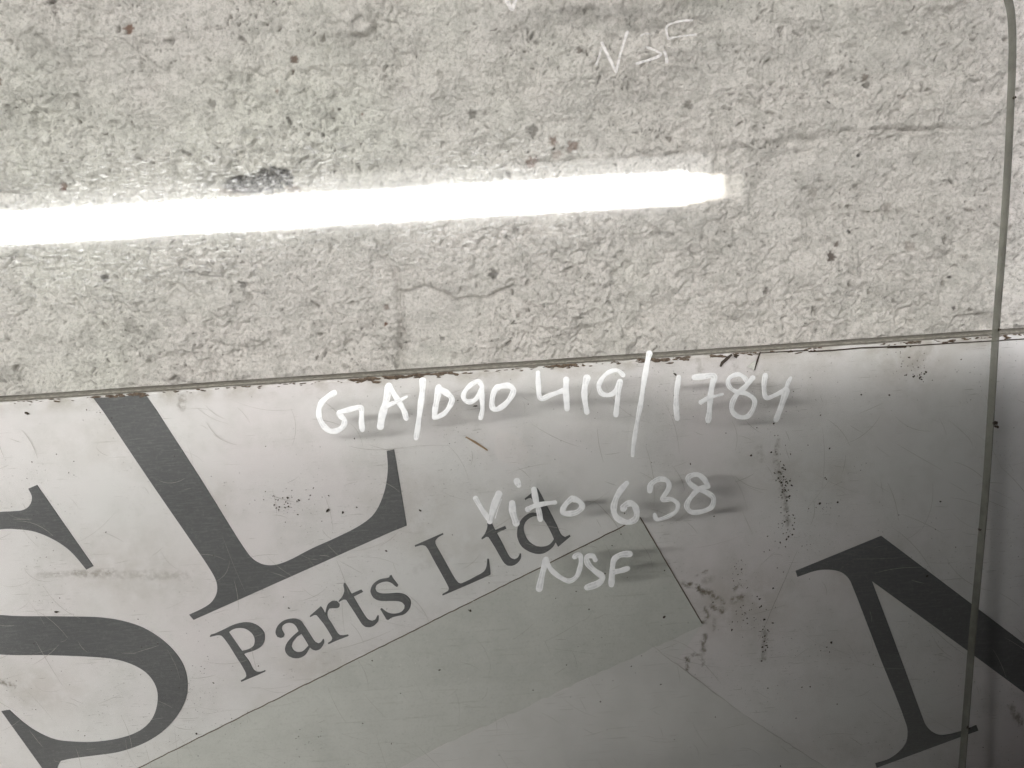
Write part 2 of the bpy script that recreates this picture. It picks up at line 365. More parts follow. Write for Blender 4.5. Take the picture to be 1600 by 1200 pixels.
    dr = np.exp(-(seg_dist(wx, wz, W([(-200, 150), (0, 145), (150, 134), (280, 124), (480, 104), (570, 92)]))/.0032)**2); grime *= 1-.75*dr; h = h+.0012*dr
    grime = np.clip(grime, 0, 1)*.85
    V = np.stack([x, -h, z+.46], 1)
    nx, nz = len(xs), len(zs)
    # normals of the whole relief, so the pieces meet without a seam
    Hh = h.reshape(nz, nx); hz, hx = np.gradient(Hh, zs, xs)
    N = np.stack([-hx.ravel(), -np.ones(nx*nz), -hz.ravel()], 1); N[:, 0] = -hx.ravel(); N[:, 2] = -hz.ravel()
    N /= np.linalg.norm(N, axis=1)[:, None]
    i, j = np.meshgrid(np.arange(nx-1), np.arange(nz-1)); a = (j*nx+i).ravel()
    F = np.stack([a, a+1, a+nx+1, a+nx], 1)
    vid = np.where(d1 > 0, 0, np.where(d2 > 0, 1, np.where(jv < 0, 2, 3)))
    fid = vid[F[:, 0]]
    for k in range(4):
        f = F[fid == k]; used, inv = np.unique(f.ravel(), return_inverse=True)
        me = mesh_np('stone_block', V[used], inv.reshape(-1, 4))
        attr(me, 'grime', grime[used]); attr(me, 'rust', np.clip(rust[used], 0, 1)); attr(me, 'dark_spot', np.clip(dark_spot[used], 0, 1))
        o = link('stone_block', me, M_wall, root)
    bm = bmesh.new(); box_bm(bm, -1.3, 1.3, .012, .15, 0, 1.46); bm_obj('wall_core', bm, M_core, root)
build_wall()

# ---------------------------------------------------------------- outlines
def smooth_outline(pts, n=5, ang=38):
    P = [Vector(p) for p in pts]; m = len(P); corner = []
    for i in range(m):
        a = P[i]-P[i-1]; b = P[(i+1) % m]-P[i]
        corner.append(a.length < 1e-9 or b.length < 1e-9 or a.angle(b, 0) > R(ang))
    out = []
    for i in range(m):
        p1 = P[i]; p2 = P[(i+1) % m]
        L = (p2-p1).length
        t1 = (p2-p1) if corner[i] else (P[(i+1) % m]-P[i-1])*.5
        t2 = (p2-p1) if corner[(i+1) % m] else (P[(i+2) % m]-P[i])*.5
        if t1.length > 1e-9: t1 = t1.normalized()*L
        if t2.length > 1e-9: t2 = t2.normalized()*L
        for k in range(n):
            t = k/n
            out.append(p1*(2*t**3-3*t**2+1)+t1*(t**3-2*t**2+t)+p2*(-2*t**3+3*t**2)+t2*(t**3-t**2))
    return [tuple(p) for p in out]
def slab(name, loops, mat, parent, y0, th):
    """loops: list of 2-D outlines (x,z), the first outer, others holes; front face at y0, th thick towards the back"""
    tri = tessellate_polygon([[Vector((p[0], p[1], 0)) for p in lp] for lp in loops])
    allp = [p for lp in loops for p in lp]; n = len(allp)
    V = [(p[0], y0, p[1]) for p in allp]+[(p[0], y0+th, p[1]) for p in allp]
    F = []
    for a, b, c in tri:
        A, B, C_ = (Vector(allp[i]) for i in (a, b, c))
        if (B-A).cross(C_-A) < 0: a, c = c, a
        F.append((a, b, c))
    k = 0
    for lp in loops:
        m = len(lp)
        for i in range(m):
            p = k+i; q = k+(i+1) % m; F.append((p, q, q+n, p+n))
        k += m
    me = bpy.data.meshes.new(name); me.from_pydata(V, [], F); me.update()
    return link(name, me, mat, parent, False)

# ---------------------------------------------------------------- sign board
board = empty('sign_board', BBASE, (-BLEAN, 0, 0))
tag(board, 'scuffed white sign board with large charcoal lettering leaning on the wall behind the glass', 'sign')
XL, XR = -.62, .62
def build_board():
    # front sheet: grid with a chipped, uneven top edge
    def jag(x):
        a = .0006*fbm(x*30, x*0, 3, 400)+.0004*fbm(x*160, x*0+3, 3, 401)
        n = sstep(.30, .42, fbm(x*42+7, x*0+9, 3, 402)); a = a-.0022*n*(.6+.8*_h(np.floor(x*900), x*0, 403))
        return a
    xs = np.arange(XL, XR, .0011); zs = np.concatenate([np.arange(0, BH-.004, .0013), np.linspace(BH-.004, BH, 8)])
    X, Z = np.meshgrid(xs, zs); x = X.ravel(); z = Z.ravel()
    j = jag(x); t = sstep(BH-.004, BH, z); z2 = z+j*t
    y = .00008*fbm(x*6, z*6, 2, 410)+.00003*fbm(x*60, z*60, 2, 411)+.0007*sstep(BH-.0012, BH, z)
    y = y+.0*z
    grime = np.zeros_like(x); soil = .30*sstep(.1, .5, fbm(x*7, z*12, 3, 420))
    L = lambda pts: [bd(*p) for p in pts]
    for pts, wd, g in (([(1070, 912), (1085, 916), (1100, 922)], .0016, 1), ([(1100, 924), (1112, 930)], .0028, 1), ([(1088, 899), (1104, 893)], .0007, .9), ([(1115, 938), (1125, 934), (1130, 942)], .0012, .8),
            ([(1112, 948), (1128, 954)], .0018, 1), ([(1101, 950), (1108, 962), (1103, 966)], .001, .9), ([(1145, 938), (1158, 934)], .0022, .9), ([(1096, 974), (1102, 972)], .0012, .9), ([(1102, 992), (1099, 1006), (1100, 1015)], .0019, .8),
            ([(1074, 1026), (1100, 1022)], .0008, .7), ([(1073, 1030), (1073, 1046)], .0014, 1), ([(1098, 1022), (1099, 1038)], .0012, .55), ([(1153, 916), (1148, 922)], .001, .8), ([(1116, 970), (1116, 984)], .0012, .6), ([(1100, 908), (1112, 905)], .0025, .35),
            ([(115, 895), (135, 897), (175, 893)], .0022, .55), ([(150, 897), (290, 900)], .003, .3), ([(0, 1065), (22, 1072)], .0016, .8), ([(60, 899), (110, 897)], .002, .3), ([(285, 622), (283, 636)], .0028, .5), ([(1185, 700), (1190, 720)], .0022, .3),
            ([(1215, 690), (1212, 720), (1222, 760), (1232, 820)], .0015, .55), ([(1195, 985), (1193, 1030)], .0016, .5), ([(930, 870), (945, 880)], .0012, .5), ([(680, 980), (686, 983)], .001, .5),
            ([(1140, 545), (1150, 575)], .002, .3), ([(1450, 540), (1430, 570)], .004, .25), ([(1090, 562), (1098, 590)], .0016, .35), ([(650, 890), (700, 870)], .003, .12), ([(1580, 1105), (1595, 1130)], .0025, .7)):
        d = seg_dist(x+.0012*pn(x*300, z*300, 5), z+.0012*pn(x*300, z*300, 6), L(pts)); grime = np.maximum(grime, g*(1-sstep(.55, 1.3, d/wd)))
    soil = np.maximum(soil, .7*(1-sstep(0, .012, BH-z))*sstep(-.3, .3, fbm(x*40, z*60, 3, 430)))
    for (px, py, r, g) in ((1150, 945, 90, .5), (60, 1080, 80, .35), (200, 895, 110, .3), (1420, 560, 70, .5), (1220, 740, 60, .3), (820, 1170, 230, .3), (700, 1180, 120, .2)):
        cx, cz = bd(px, py); soil = np.maximum(soil, g*np.exp(-(np.hypot(x-cx, (z-cz)*1.6)/(r*.0004))**2))
    V = np.stack([x, y, z2], 1); nx = len(xs); nz = len(zs)
    i, jj = np.meshgrid(np.arange(nx-1), np.arange(nz-1)); a = (jj*nx+i).ravel()
    F = np.stack([a, a+1, a+nx+1, a+nx], 1)
    me = mesh_np('front_sheet', V, F); attr(me, 'grime', grime); attr(me, 'soil', soil)
    link('front_sheet', me, M_board, board)
    # worn lip of the sheet, seen from above: irregular in depth
    n = len(xs); zt = BH+jag(xs)
    lipd = .0105+.0007*fbm(xs*60, xs*0, 3, 440)
    rows = [(np.full(n, .0012), zt-.0003), (np.full(n, .0022), zt+.0000-.0002), (lipd*.6, np.full(n, BH-.0006)+.0003*fbm(xs*200, xs*0, 2, 441)), (lipd, np.full(n, BH-.0005)+.0003*fbm(xs*230, xs*0, 2, 442)), (lipd, np.full(n, BH-.006))]
    V = np.concatenate([np.stack([xs, r[0], r[1]], 1) for r in rows]); F = []
    i = np.arange(n-1)
    F = np.concatenate([np.stack([i+k*n, i+1+k*n, i+1+(k+1)*n, i+(k+1)*n], 1) for k in range(len(rows)-1)])
    link('sheet_edge', mesh_np('sheet_edge', V, F), M_lip, board)
    # core board behind: top slightly proud, gap between
    zt = BH+.0004+.0003*fbm(xs*40, xs*0, 3, 450)
    rows = [(np.full(n, .0112), np.full(n, 0.0)), (np.full(n, .0112)+.0003*fbm(xs*90, xs*0, 2, 451), zt-.0004), (np.full(n, .0120), zt), (np.full(n, .0235), zt+.0001), (np.full(n, .0245), zt-.0010), (np.full(n, .0245), np.full(n, 0.0))]
    V = np.concatenate([np.stack([xs, r[0], r[1]], 1) for r in rows])
    F = np.concatenate([np.stack([i+k*n, i+1+k*n, i+1+(k+1)*n, i+(k+1)*n], 1) for k in range(len(rows)-1)])
    link('board_core', mesh_np('board_core', V, F), M_core, board)
build_board()

def Z(ox, oy, s, pts): return [(ox+a/s, oy+b/s) for a, b in pts]
def letter(loops, corner=38, name='printed_letter', mat=None, y0=-.0006):
    lp = [smooth_outline([bd(*p) for p in l], 5, corner) for l in loops]
    lp = [[(a, min(b, BH-.0012)) for a, b in l] for l in lp]
    return slab(name, lp, mat or M_letter, board, y0, .0007)
c1 = lambda p: Z(0, 750, 2.6667, p)
S_big = c1([(120, 35), (155, 20), (390, 358), (362, 372), (300, 300), (240, 255), (150, 215), (60, 203), (0, 205), (-90, 225), (-150, 290), (-170, 380), (-140, 470), (-80, 535), (0, 562),
    (250, 568), (430, 573), (560, 600), (650, 645), (720, 705), (765, 770), (782, 840), (775, 910), (740, 980), (680, 1045), (600, 1095), (500, 1130), (400, 1145), (300, 1158), (255, 1168), (240, 1200), (250, 1235), (215, 1250), (8, 962), (40, 957),
    (100, 1010), (160, 1050), (230, 1080), (310, 1090), (400, 1090), (500, 1075), (580, 1045), (630, 1000), (655, 940), (655, 870), (620, 810), (560, 770), (480, 745), (380, 735), (200, 728), (0, 725), (-130, 700), (-250, 640), (-340, 530), (-360, 390), (-300, 250), (-180, 165), (0, 133), (50, 130), (95, 125), (125, 105), (135, 70)])
L_big = [(146, 618), (140, 606), (224, 606), (227, 613), (315, 750), (367, 834), (382, 857), (394, 872), (409, 881), (427, 883), (450, 876), (487, 857), (525, 840), (562, 821), (585, 802), (600, 770), (606, 735), (604.5, 704.5), (616, 702), (635.6, 820.8), (606, 833), (303, 968), (296, 960), (319, 949), (331, 940), (339, 926), (339, 910), (330, 891), (300, 846), (234, 750)]
c3 = lambda p: Z(1000, 750, 2.6667, p)
N_big = c3([(648, 378), (1005, 232), (1400, 530), (2150, 1095), (2150, 1290), (1600, 885), (1370, 715), (965, 420), (1070, 700), (1175, 985), (1190, 1020), (1220, 1050), (1260, 1062), (1345, 1043), (1400, 1020), (1408, 1042), (1330, 1070), (985, 1197), (980, 1180), (1040, 1160), (1090, 1120), (1112, 1080), (1110, 1020), (1000, 740), (880, 430), (860, 400), (830, 380), (780, 372), (730, 377), (655, 402)])
for lp in ([S_big], [L_big], [N_big]): letter(lp)
z1 = lambda p: Z(320, 940, 8, p); z2 = lambda p: Z(460, 860, 8, p); z3 = lambda p: Z(640, 800, 8, p); z4 = lambda p: Z(740, 750, 10, p)
letter([z1([(65, 430), (75, 412), (130, 395), (240, 345), (330, 300), (420, 270), (510, 257), (600, 268), (680, 310), (740, 380), (752, 450), (735, 520), (690, 570), (610, 610), (520, 638), (490, 655), (560, 750), (610, 845), (650, 875), (700, 875), (755, 855), (760, 868), (650, 918), (560, 955), (462, 997), (452, 985), (500, 955), (522, 925), (515, 885), (470, 800), (400, 690), (300, 530), (240, 450), (210, 420), (170, 415), (120, 425), (70, 437)]),
        z1([(302, 380), (350, 345), (430, 325), (510, 335), (580, 380), (620, 440), (625, 510), (600, 560), (540, 595), (465, 615), (400, 520)])])
letter([z1([(985, 385), (998, 410), (985, 440), (950, 450), (910, 435), (888, 395), (890, 350), (920, 290), (980, 240), (1060, 215), (1140, 212), (1200, 240), (1240, 290), (1330, 430), (1380, 500), (1420, 520), (1450, 505), (1480, 462), (1493, 490), (1480, 540), (1440, 590), (1390, 607), (1350, 595), (1318, 570), (1300, 600), (1260, 660), (1200, 695), (1130, 703), (1060, 680), (1015, 630), (1005, 580), (1030, 510), (1090, 440), (1175, 365), (1140, 300), (1100, 268), (1040, 262), (990, 285), (965, 320), (968, 355)]),
        z1([(1210, 400), (1150, 440), (1100, 500), (1085, 560), (1110, 605), (1160, 628), (1220, 620), (1290, 555), (1298, 540), (1250, 460)])])
letter([z2([(195, 815), (330, 697), (350, 720), (385, 785), (395, 740), (420, 670), (470, 630), (530, 630), (568, 670), (565, 700), (540, 715), (490, 718), (440, 722), (415, 770), (415, 830), (460, 900), (540, 1030), (570, 1058), (610, 1060), (670, 1050), (678, 1065), (600, 1095), (500, 1135), (430, 1168), (420, 1155), (462, 1125), (475, 1090), (455, 1050), (380, 930), (310, 840), (280, 805), (250, 805), (200, 830)])])
letter([z2([(620, 403), (640, 410), (715, 540), (835, 487), (860, 515), (740, 575), (800, 680), (880, 810), (920, 860), (970, 880), (1010, 865), (1040, 808), (1055, 815), (1050, 870), (1010, 925), (950, 955), (890, 952), (850, 920), (810, 860), (740, 750), (650, 615), (620, 610), (560, 640), (553, 630), (600, 570), (625, 500), (615, 430)])])
letter([z2([(1190, 315), (1215, 305), (1230, 340), (1298, 430), (1285, 455), (1260, 440), (1210, 400), (1150, 385), (1080, 400), (1030, 430), (1010, 480), (1030, 515), (1080, 535), (1180, 537), (1300, 530), (1380, 550), (1440, 600), (1455, 665), (1430, 740), (1370, 795), (1290, 815), (1220, 835), (1175, 865), (1155, 862), (1075, 730), (1090, 718), (1120, 745), (1180, 780), (1250, 790), (1330, 770), (1375, 725), (1378, 680), (1345, 645), (1290, 630), (1180, 628), (1070, 625), (1000, 595), (957, 530), (955, 480), (985, 420), (1060, 365), (1150, 345), (1190, 335)])])
letter([z3([(65, 415), (415, 262), (425, 275), (350, 320), (320, 360), (325, 400), (380, 500), (480, 680), (570, 840), (610, 885), (650, 890), (850, 790), (930, 740), (960, 680), (970, 590), (980, 580), (992, 590), (1012, 770), (1000, 785), (415, 1040), (410, 1025), (480, 985), (490, 950), (470, 900), (400, 770), (300, 590), (230, 460), (200, 420), (150, 410), (70, 432)])])
letter([z3([(970, 60), (990, 62), (1070, 225), (1195, 172), (1210, 205), (1090, 260), (1150, 370), (1220, 510), (1260, 570), (1310, 590), (1350, 570), (1380, 512), (1395, 525), (1388, 580), (1340, 640), (1280, 668), (1220, 665), (1180, 630), (1130, 550), (1050, 410), (985, 310), (960, 305), (905, 340), (898, 325), (940, 270), (970, 190), (970, 120)])])
letter([z4([(795, 290), (890, 215), (985, 120), (1010, 140), (1110, 330), (1300, 700), (1370, 850), (1430, 890), (1500, 855), (1515, 875), (1320, 1040), (1280, 970), (1240, 1040), (1170, 1100), (1080, 1145), (960, 1145), (840, 1100), (740, 1020), (685, 900), (680, 800), (700, 700), (760, 600), (850, 530), (930, 508), (990, 515), (1030, 500), (930, 320), (890, 275), (850, 285), (810, 310)]),
        z4([(985, 560), (920, 570), (840, 620), (790, 700), (785, 790), (820, 890), (880, 970), (980, 1030), (1080, 1040), (1180, 1010), (1245, 940), (1250, 910), (1170, 740), (1090, 610), (1050, 570)])])

# grey-green strip of film laid across the board
def edge_pts(a, b, n, amp=0.0):
    out = []
    for i in range(n):
        t = i/n; j = (random.random()-.5)*amp; out.append((a[0]+(b[0]-a[0])*t, a[1]+(b[1]-a[1])*t+j))
    return out
strip = edge_pts((60, 1277), (1000, 808), 50, .8)+edge_pts((1000, 808), (1098, 976), 12, .5)+edge_pts((1098, 976), (900, 1068), 20, 3)+edge_pts((900, 1068), (690, 1165), 24, 4)+edge_pts((690, 1165), (380, 1330), 14, 3)
film = edge_pts((1096, 977), (900, 1069), 14, 3)+edge_pts((900, 1069), (690, 1166), 14, 3)+edge_pts((690, 1166), (380, 1331), 10, 2)+[(380, 1420), (1600, 1420)]+edge_pts((1330, 1225), (1165, 1118), 8, 1)+edge_pts((1165, 1118), (1040, 1024), 8, 1)
slab('vinyl_film', [[bd(*p) for p in film]], m_film(), board, -.00015, .0004)
slab('vinyl_strip', [[bd(*p) for p in strip]], M_strip, board, -.0004, .0006)
def ribbon(V, F, pts, w, y, plane, tap=True):
    b = len(V); P = [Vector(plane(*p)) for p in pts]; n = len(P)
    for i in range(n):
        t = (P[min(i+1, n-1)]-P[max(i-1, 0)]).normalized(); nn = Vector((-t.y, t.x))
        k = w*(.5 if not tap else .5*(.25+.75*math.sin(math.pi*(i+.5)/n)))
        for s in (-1, 1):
            q = P[i]+nn*k*s; V.append((q.x, y, q.y))
    for i in range(n-1): F.append((b+2*i, b+2*i+1, b+2*i+3, b+2*i+2))
def joined(name, V, F, mat, parent, stuff=True):
    me = bpy.data.meshes.new(name); me.from_pydata(V, [], F); me.update()
    o = link(name, me, mat, parent, False)
    if stuff: o['kind'] = 'stuff'
    return o
# dirt in the strip's edge
V, F = [], []
ribbon(V, F, edge_pts((60, 1277), (1000, 808), 120, 1.2), .0007, -.0009, bd, False)
ribbon(V, F, edge_pts((1000, 808), (1100, 979), 30, .6), .0006, -.0009, bd, False)
joined('strip_edge_grime', V, F, M_brown, board)
V, F = [], []
for a, b in (((1012, 1003), (1165, 1118)), ((1165, 1118), (1300, 1205)), ((1245, 860), (1180, 1010))):
    ribbon(V, F, edge_pts(a, b, 20, 2), .00035, -.0009, bd)
for _ in range(380):
    x = random.uniform(-30, 1630); y0 = random.uniform(600, 1230); L = random.choice((18, 30, 45, 70))*random.uniform(.6, 1.4); a = random.choice((.35, .5, -.35, -.15, .9, 1.2))+random.gauss(0, .2)
    if y0 < 640-x*.067: continue
    c = random.gauss(0, .25); pts = []
    for i in range(7):
        t = i/6; ang = a+c*t; pts.append((x+L*t*math.cos(ang), y0+L*t*math.sin(ang)))
    ribbon(V, F, pts, random.uniform(.00010, .00024), -.0010, bd)
joined('hair_scratches', V, F, M_scr, board)

# grit and painted glints: small irregular flecks with thickness
def fleck(V, F, cx, cz, r, y, th, ar=1.0, rot=None):
    b = len(V); n = random.choice((5, 6, 7)); a0 = random.random()*6.28; rot = random.random()*3.14 if rot is None else rot
    for k in range(n):
        a = a0+2*math.pi*k/n; q = r*random.uniform(.55, 1.2); u = q*math.cos(a)*ar; v = q*math.sin(a)
        V.append((cx+u*math.cos(rot)-v*math.sin(rot), y, cz+u*math.sin(rot)+v*math.cos(rot)))
    V.append((cx, y-th, cz))
    for k in range(n): F.append((b+k, b+(k+1) % n, b+n))
def flecks(name, spots, mat, parent, plane, y, clusters=()):
    V, F = [], []
    for (px, py, r, ar) in spots: u, v = plane(px, py); fleck(V, F, u, v, r*.00036, y, r*.00012, ar)
    for (px, py, sx, sy, n, r) in clusters:
        for _ in range(n):
            u, v = plane(px+random.gauss(0, sx), py+random.gauss(0, sy))
            fleck(V, F, u, v, r*random.uniform(.3, 1.0)**1.5*.00036, y, r*.0001, random.choice((1, 1, 1.8)))
    return joined(name, V, F, mat, parent)
big = [(512, 797, 3.2, 2.2), (450, 777, 2.2, 1), (536, 800, 2, 1.5), (558, 792, 2, 1), (43, 645, 3, 1.8), (45, 646, 2, 1), (452, 949, 2, 1.3), (89, 955, 2.8, 1.8), (308, 1145, 2.2, 1), (735, 953, 2.6, 1.2), (582, 1031, 1.8, 1), (604, 860, 2, 1.3), (657, 797, 2, 1.6), (707, 835, 1.2, 1),
       (1208, 661, 2.6, 1), (1173, 711, 2.6, 1), (1204, 706, 2.2, 1), (1468, 783, 2.2, 1), (1388, 617, 2, 1.2), (1345, 616, 1.8, 1), (1421, 541, 2, 1), (1207, 918, 2.2, 1), (1037, 963, 2.4, 1.8), (1231, 838, 2.4, 1), (1447, 899, 2.5, 1.2), (1298, 1003, 2.6, 1.2), (1291, 1010, 1.6, 1), (1265, 1072, 2, 1), (1199, 1074, 1.8, 1), (1492, 854, 1.6, 1), (1117, 1119, 1.4, 1), (1307, 1099, 1.6, 1), (1054, 584, 2.2, 1.8), (743, 634, 1.8, 2.6), (1290, 748, 1.6, 1), (1288, 746, 1.6, 1), (1280, 786, 2.4, 1.3), (1308, 784, 1.8, 1.2),
       (938, 1095, 1.6, 1), (833, 1077, 1.4, 1), (885, 1038, 1.4, 1), (1032, 1068, 1.6, 1), (986, 1040, 1.4, 1), (970, 834, 1.6, 1), (945, 895, 1.5, 1), (567, 1129, 1.4, 1), (626, 1082, 1.3, 1), (687, 1046, 1.8, 1.8), (900, 923, 1.4, 1), (920, 951, 1.6, 1), (1115, 806, 1.6, 1)]
scat = [(random.uniform(-30, 1640), random.uniform(560, 1230), random.uniform(.35, 1.0)**2*1.5, random.choice((1, 1, 1.7))) for _ in range(240)]
scat = [s for s in scat if s[1] > 640-.067*s[0]]
flecks('dirt_specks', big+scat, M_dark, board, bd, -.0010,
    ((460, 790, 28, 18, 45, 1.3), (445, 785, 12, 7, 20, 1.6), (360, 770, 30, 25, 25, .9), (1222, 745, 8, 28, 50, 1.7), (1226, 762, 4, 12, 35, 2.0), (1230, 815, 6, 14, 30, 2.0), (1195, 1000, 4, 14, 24, 2.2), (1165, 955, 22, 22, 60, 1.7), (1150, 900, 12, 16, 30, 1.4), (1240, 850, 30, 8, 14, 1.4),
     (1432, 583, 9, 8, 34, 1.8), (1415, 560, 16, 10, 18, 1.3), (1480, 600, 30, 26, 30, .9), (1300, 720, 50, 40, 26, .9), (310, 1085, 18, 14, 40, .9), (320, 1030, 30, 30, 45, 1.0), (455, 1050, 12, 10, 20, 1.0), (480, 1160, 22, 14, 26, 1.2), (30, 1100, 20, 40, 25, .9), (370, 1130, 20, 12, 18, .9),
     (900, 660, 60, 30, 30, .8), (620, 620, 60, 12, 24, 1.0), (160, 640, 30, 14, 20, .9), (960, 1010, 60, 60, 30, .8), (1285, 790, 10, 10, 14, 1.2), (1440, 830, 22, 40, 22, .9)))
flecks('painted_glints', [(random.uniform(560, 1010), random.uniform(880, 1160), random.uniform(.25, .8), 1) for _ in range(1)] , M_chip_glint, board, bd, -.0010,  # sparkle of the vinyl strip painted as small pale flecks
    ((700, 1010, 120, 50, 60, 1.1), (860, 960, 90, 50, 30, .9), (440, 1120, 80, 40, 24, .8)))
# chips, shreds and dirt at the top edge
V, F = [], []
def top(px, off=0):
    u, v = bd(px, 625-.067*px); return u, BH+off
for px0, px1, n, r in ((150, 230, 26, 1.9), (545, 690, 70, 2.0), (700, 730, 8, 1.6), (860, 905, 26, 1.8), (1000, 1075, 40, 2.0), (1110, 1180, 26, 1.4), (1180, 1300, 16, 1.2), (1370, 1440, 20, 1.2), (1460, 1600, 30, 1.2), (0, 150, 16, 1.0), (250, 540, 34, 1.1), (730, 860, 12, 1.0), (905, 1000, 14, 1.2)):
    for _ in range(n):
        u, _v = top(random.uniform(px0, px1)); fleck(V, F, u, BH-abs(random.gauss(.0004, .0009)), r*random.uniform(.4, 1)*.0005, -.0006, .0003, random.uniform(2, 5), random.gauss(0, .12))
joined('edge_grit', V, F, M_brown, board)
V, F = [], []
ribbon(V, F, [(1142, 553), (1134, 560), (1127, 566), (1124, 572)], .0022, -.0022, bd)
ribbon(V, F, [(1150, 553), (1147, 558)], .0028, -.0022, bd)
ribbon(V, F, [(1186, 549), (1182, 560), (1177, 577)], .0011, -.0026, bd)
o = joined('peeled_shred', V, F, M_dark, board, False)
slab('paint_chip', [[bd(*p) for p in ((1166, 573), (1178, 563), (1181, 568), (1176, 579), (1172, 575))]], M_chip_glint, board, -.0022, .0008)
V, F = [], []
ribbon(V, F, [(728, 682), (742, 690), (762, 703)], .0014, -.0012, bd)
joined('straw_shred', V, F, M_tan, board, False)
# fine line where the sheet was joined near the top right edge
V, F = [], []
ribbon(V, F, [(1185, 551), (1240, 548), (1262, 547)], .0006, -.0012, bd, False); ribbon(V, F, [(1262, 549), (1300, 547), (1345, 543), (1400, 541)], .0008, -.0012, bd, False); ribbon(V, F, [(1385, 542), (1415, 541)], .0018, -.0012, bd)
ribbon(V, F, [(1400, 541), (1500, 535), (1620, 528)], .0006, -.0012, bd, False)
joined('edge_crack', V, F, M_dark, board, False)

# ---------------------------------------------------------------- glass pane
glass = empty('glass_pane', GBASE, (-GLEAN, 0, 0))
tag(glass, 'clear pane of vehicle window glass with white handwriting leaning in front of the wall', 'glass pane')
GT = .0066
right = [(1582, 0), (1586, 25), (1587.5, 62), (1587, 100), (1585, 150), (1583, 200), (1577.5, 300), (1570.5, 400), (1562.5, 500), (1555, 620), (1546.5, 750), (1536, 870), (1524, 1000), (1516, 1100), (1508, 1200)]
rp = [gd(*p) for p in right]
tx, tz = rp[0]
topz = tz+.034
cor = [(tx-.0035, tz+.010), (tx-.011, tz+.019), (tx-.023, tz+.0255), (tx-.045, topz-.001), (tx-.09, topz+.0005)]
bx, bz = rp[-1]; slope = (rp[-1][0]-rp[-4][0])/(rp[-1][1]-rp[-4][1])
bot = [(bx-(bz-.03)*slope, .03), (bx-(bz-.006)*slope-.006, .006), (bx-(bz)*slope-.03, 0.0)]
out = [(-.62, topz-.004), (-.60, .0)][::-1]
loop = [*cor[::-1], *rp, *bot]
loop = smooth_outline([(-.60, 0.0), (-.63, topz+.035), (-.60, topz+.055), (-.3, topz+.036)] + loop, 4, 50)
# fill as front and back sheets made from fine triangulated strips so the smear attribute can vary
def sheet(name, y, flip):
    xs = np.linspace(-.63, .36, 120); zs = np.linspace(0, topz, 90)
    bm = bmesh.new(); vs = [bm.verts.new((p[0], y, p[1])) for p in loop]; f = bm.faces.new(vs)
    bmesh.ops.triangulate(bm, faces=[f])
    for k in np.linspace(-.60, .33, 60):
        bmesh.ops.bisect_plane(bm, geom=bm.verts[:]+bm.edges[:]+bm.faces[:], plane_co=(k, 0, 0), plane_no=(1, 0, 0))
    for k in np.linspace(.01, topz+.04, 50):
        bmesh.ops.bisect_plane(bm, geom=bm.verts[:]+bm.edges[:]+bm.faces[:], plane_co=(0, 0, k), plane_no=(0, 0, 1))
    bmesh.ops.recalc_face_normals(bm, faces=bm.faces[:])
    if bm.faces: 
        bm.faces.ensure_lookup_table()
        if (bm.faces[0].normal.y > 0) != flip: bmesh.ops.reverse_faces(bm, faces=bm.faces[:])
    me = bpy.data.meshes.new(name); bm.to_mesh(me); bm.free()
    co = np.empty(len(me.vertices)*3, dtype=np.float32); me.vertices.foreach_get('co', co); co = co.reshape(-1, 3)
    a = np.zeros(len(co))
    for (px, py, rx, ry, g) in ((250, 330, 520, 110, 1.0), (700, 310, 380, 90, .9), (60, 400, 330, 90, .9), (950, 300, 300, 60, .6), (480, 440, 200, 60, .35)):
        cx, cz = gd(px, py); a = np.maximum(a, g*np.exp(-(((co[:, 0]-cx)/(rx*.00037))**2+((co[:, 2]-cz)/(ry*.00037))**2)))
    attr(me, 'smear', a if not flip else a*0)
    return link(name, me, M_glass, glass, False)
sheet('front_face', 0.0, False); sheet('back_face', GT, True)
# rounded ground edge
prof = [(0.0, 0.0), (.0006, .0007), (.0026, .0012), (.0046, .0010), (GT, 0.0)]
Vv = []; n = len(loop); cen = Vector((-.1, .25)); area = sum(loop[i][0]*loop[(i+1) % n][1]-loop[(i+1) % n][0]*loop[i][1] for i in range(n)); sg = 1 if area > 0 else -1
for i in range(n):
    t = (Vector(loop[(i+1) % n])-Vector(loop[i-1])).normalized(); nn = Vector((t.y, -t.x))*sg
    for (yy, oo) in prof: Vv.append((loop[i][0]+nn.x*oo, yy, loop[i][1]+nn.y*oo))
m = len(prof); F = [(i*m+k, ((i+1) % n)*m+k, ((i+1) % n)*m+k+1, i*m+k+1) for i in range(n) for k in range(m-1)]
me = bpy.data.meshes.new('ground_edge'); me.from_pydata(Vv, [], F); me.update(); link('ground_edge', me, M_edge, glass)
# grit stuck on the rim and pane
V, F = [], []
for (px, py, r) in ((1556, 661, 3.2), (1557, 667, 2.4), (1586, 152, 2.0), (1531, 828, 1.6), (1514, 1138, 2), (1562, 515, 1.6)):
    u, v = gd(px, py); fleck(V, F, u, v, r*.0004, .001, .0006, 1.3); fleck(V, F, u+.0003, v, r*.00035, -.0001, .0004, 1.3)
joined('rim_grit', V, F, M_dark, glass, True)

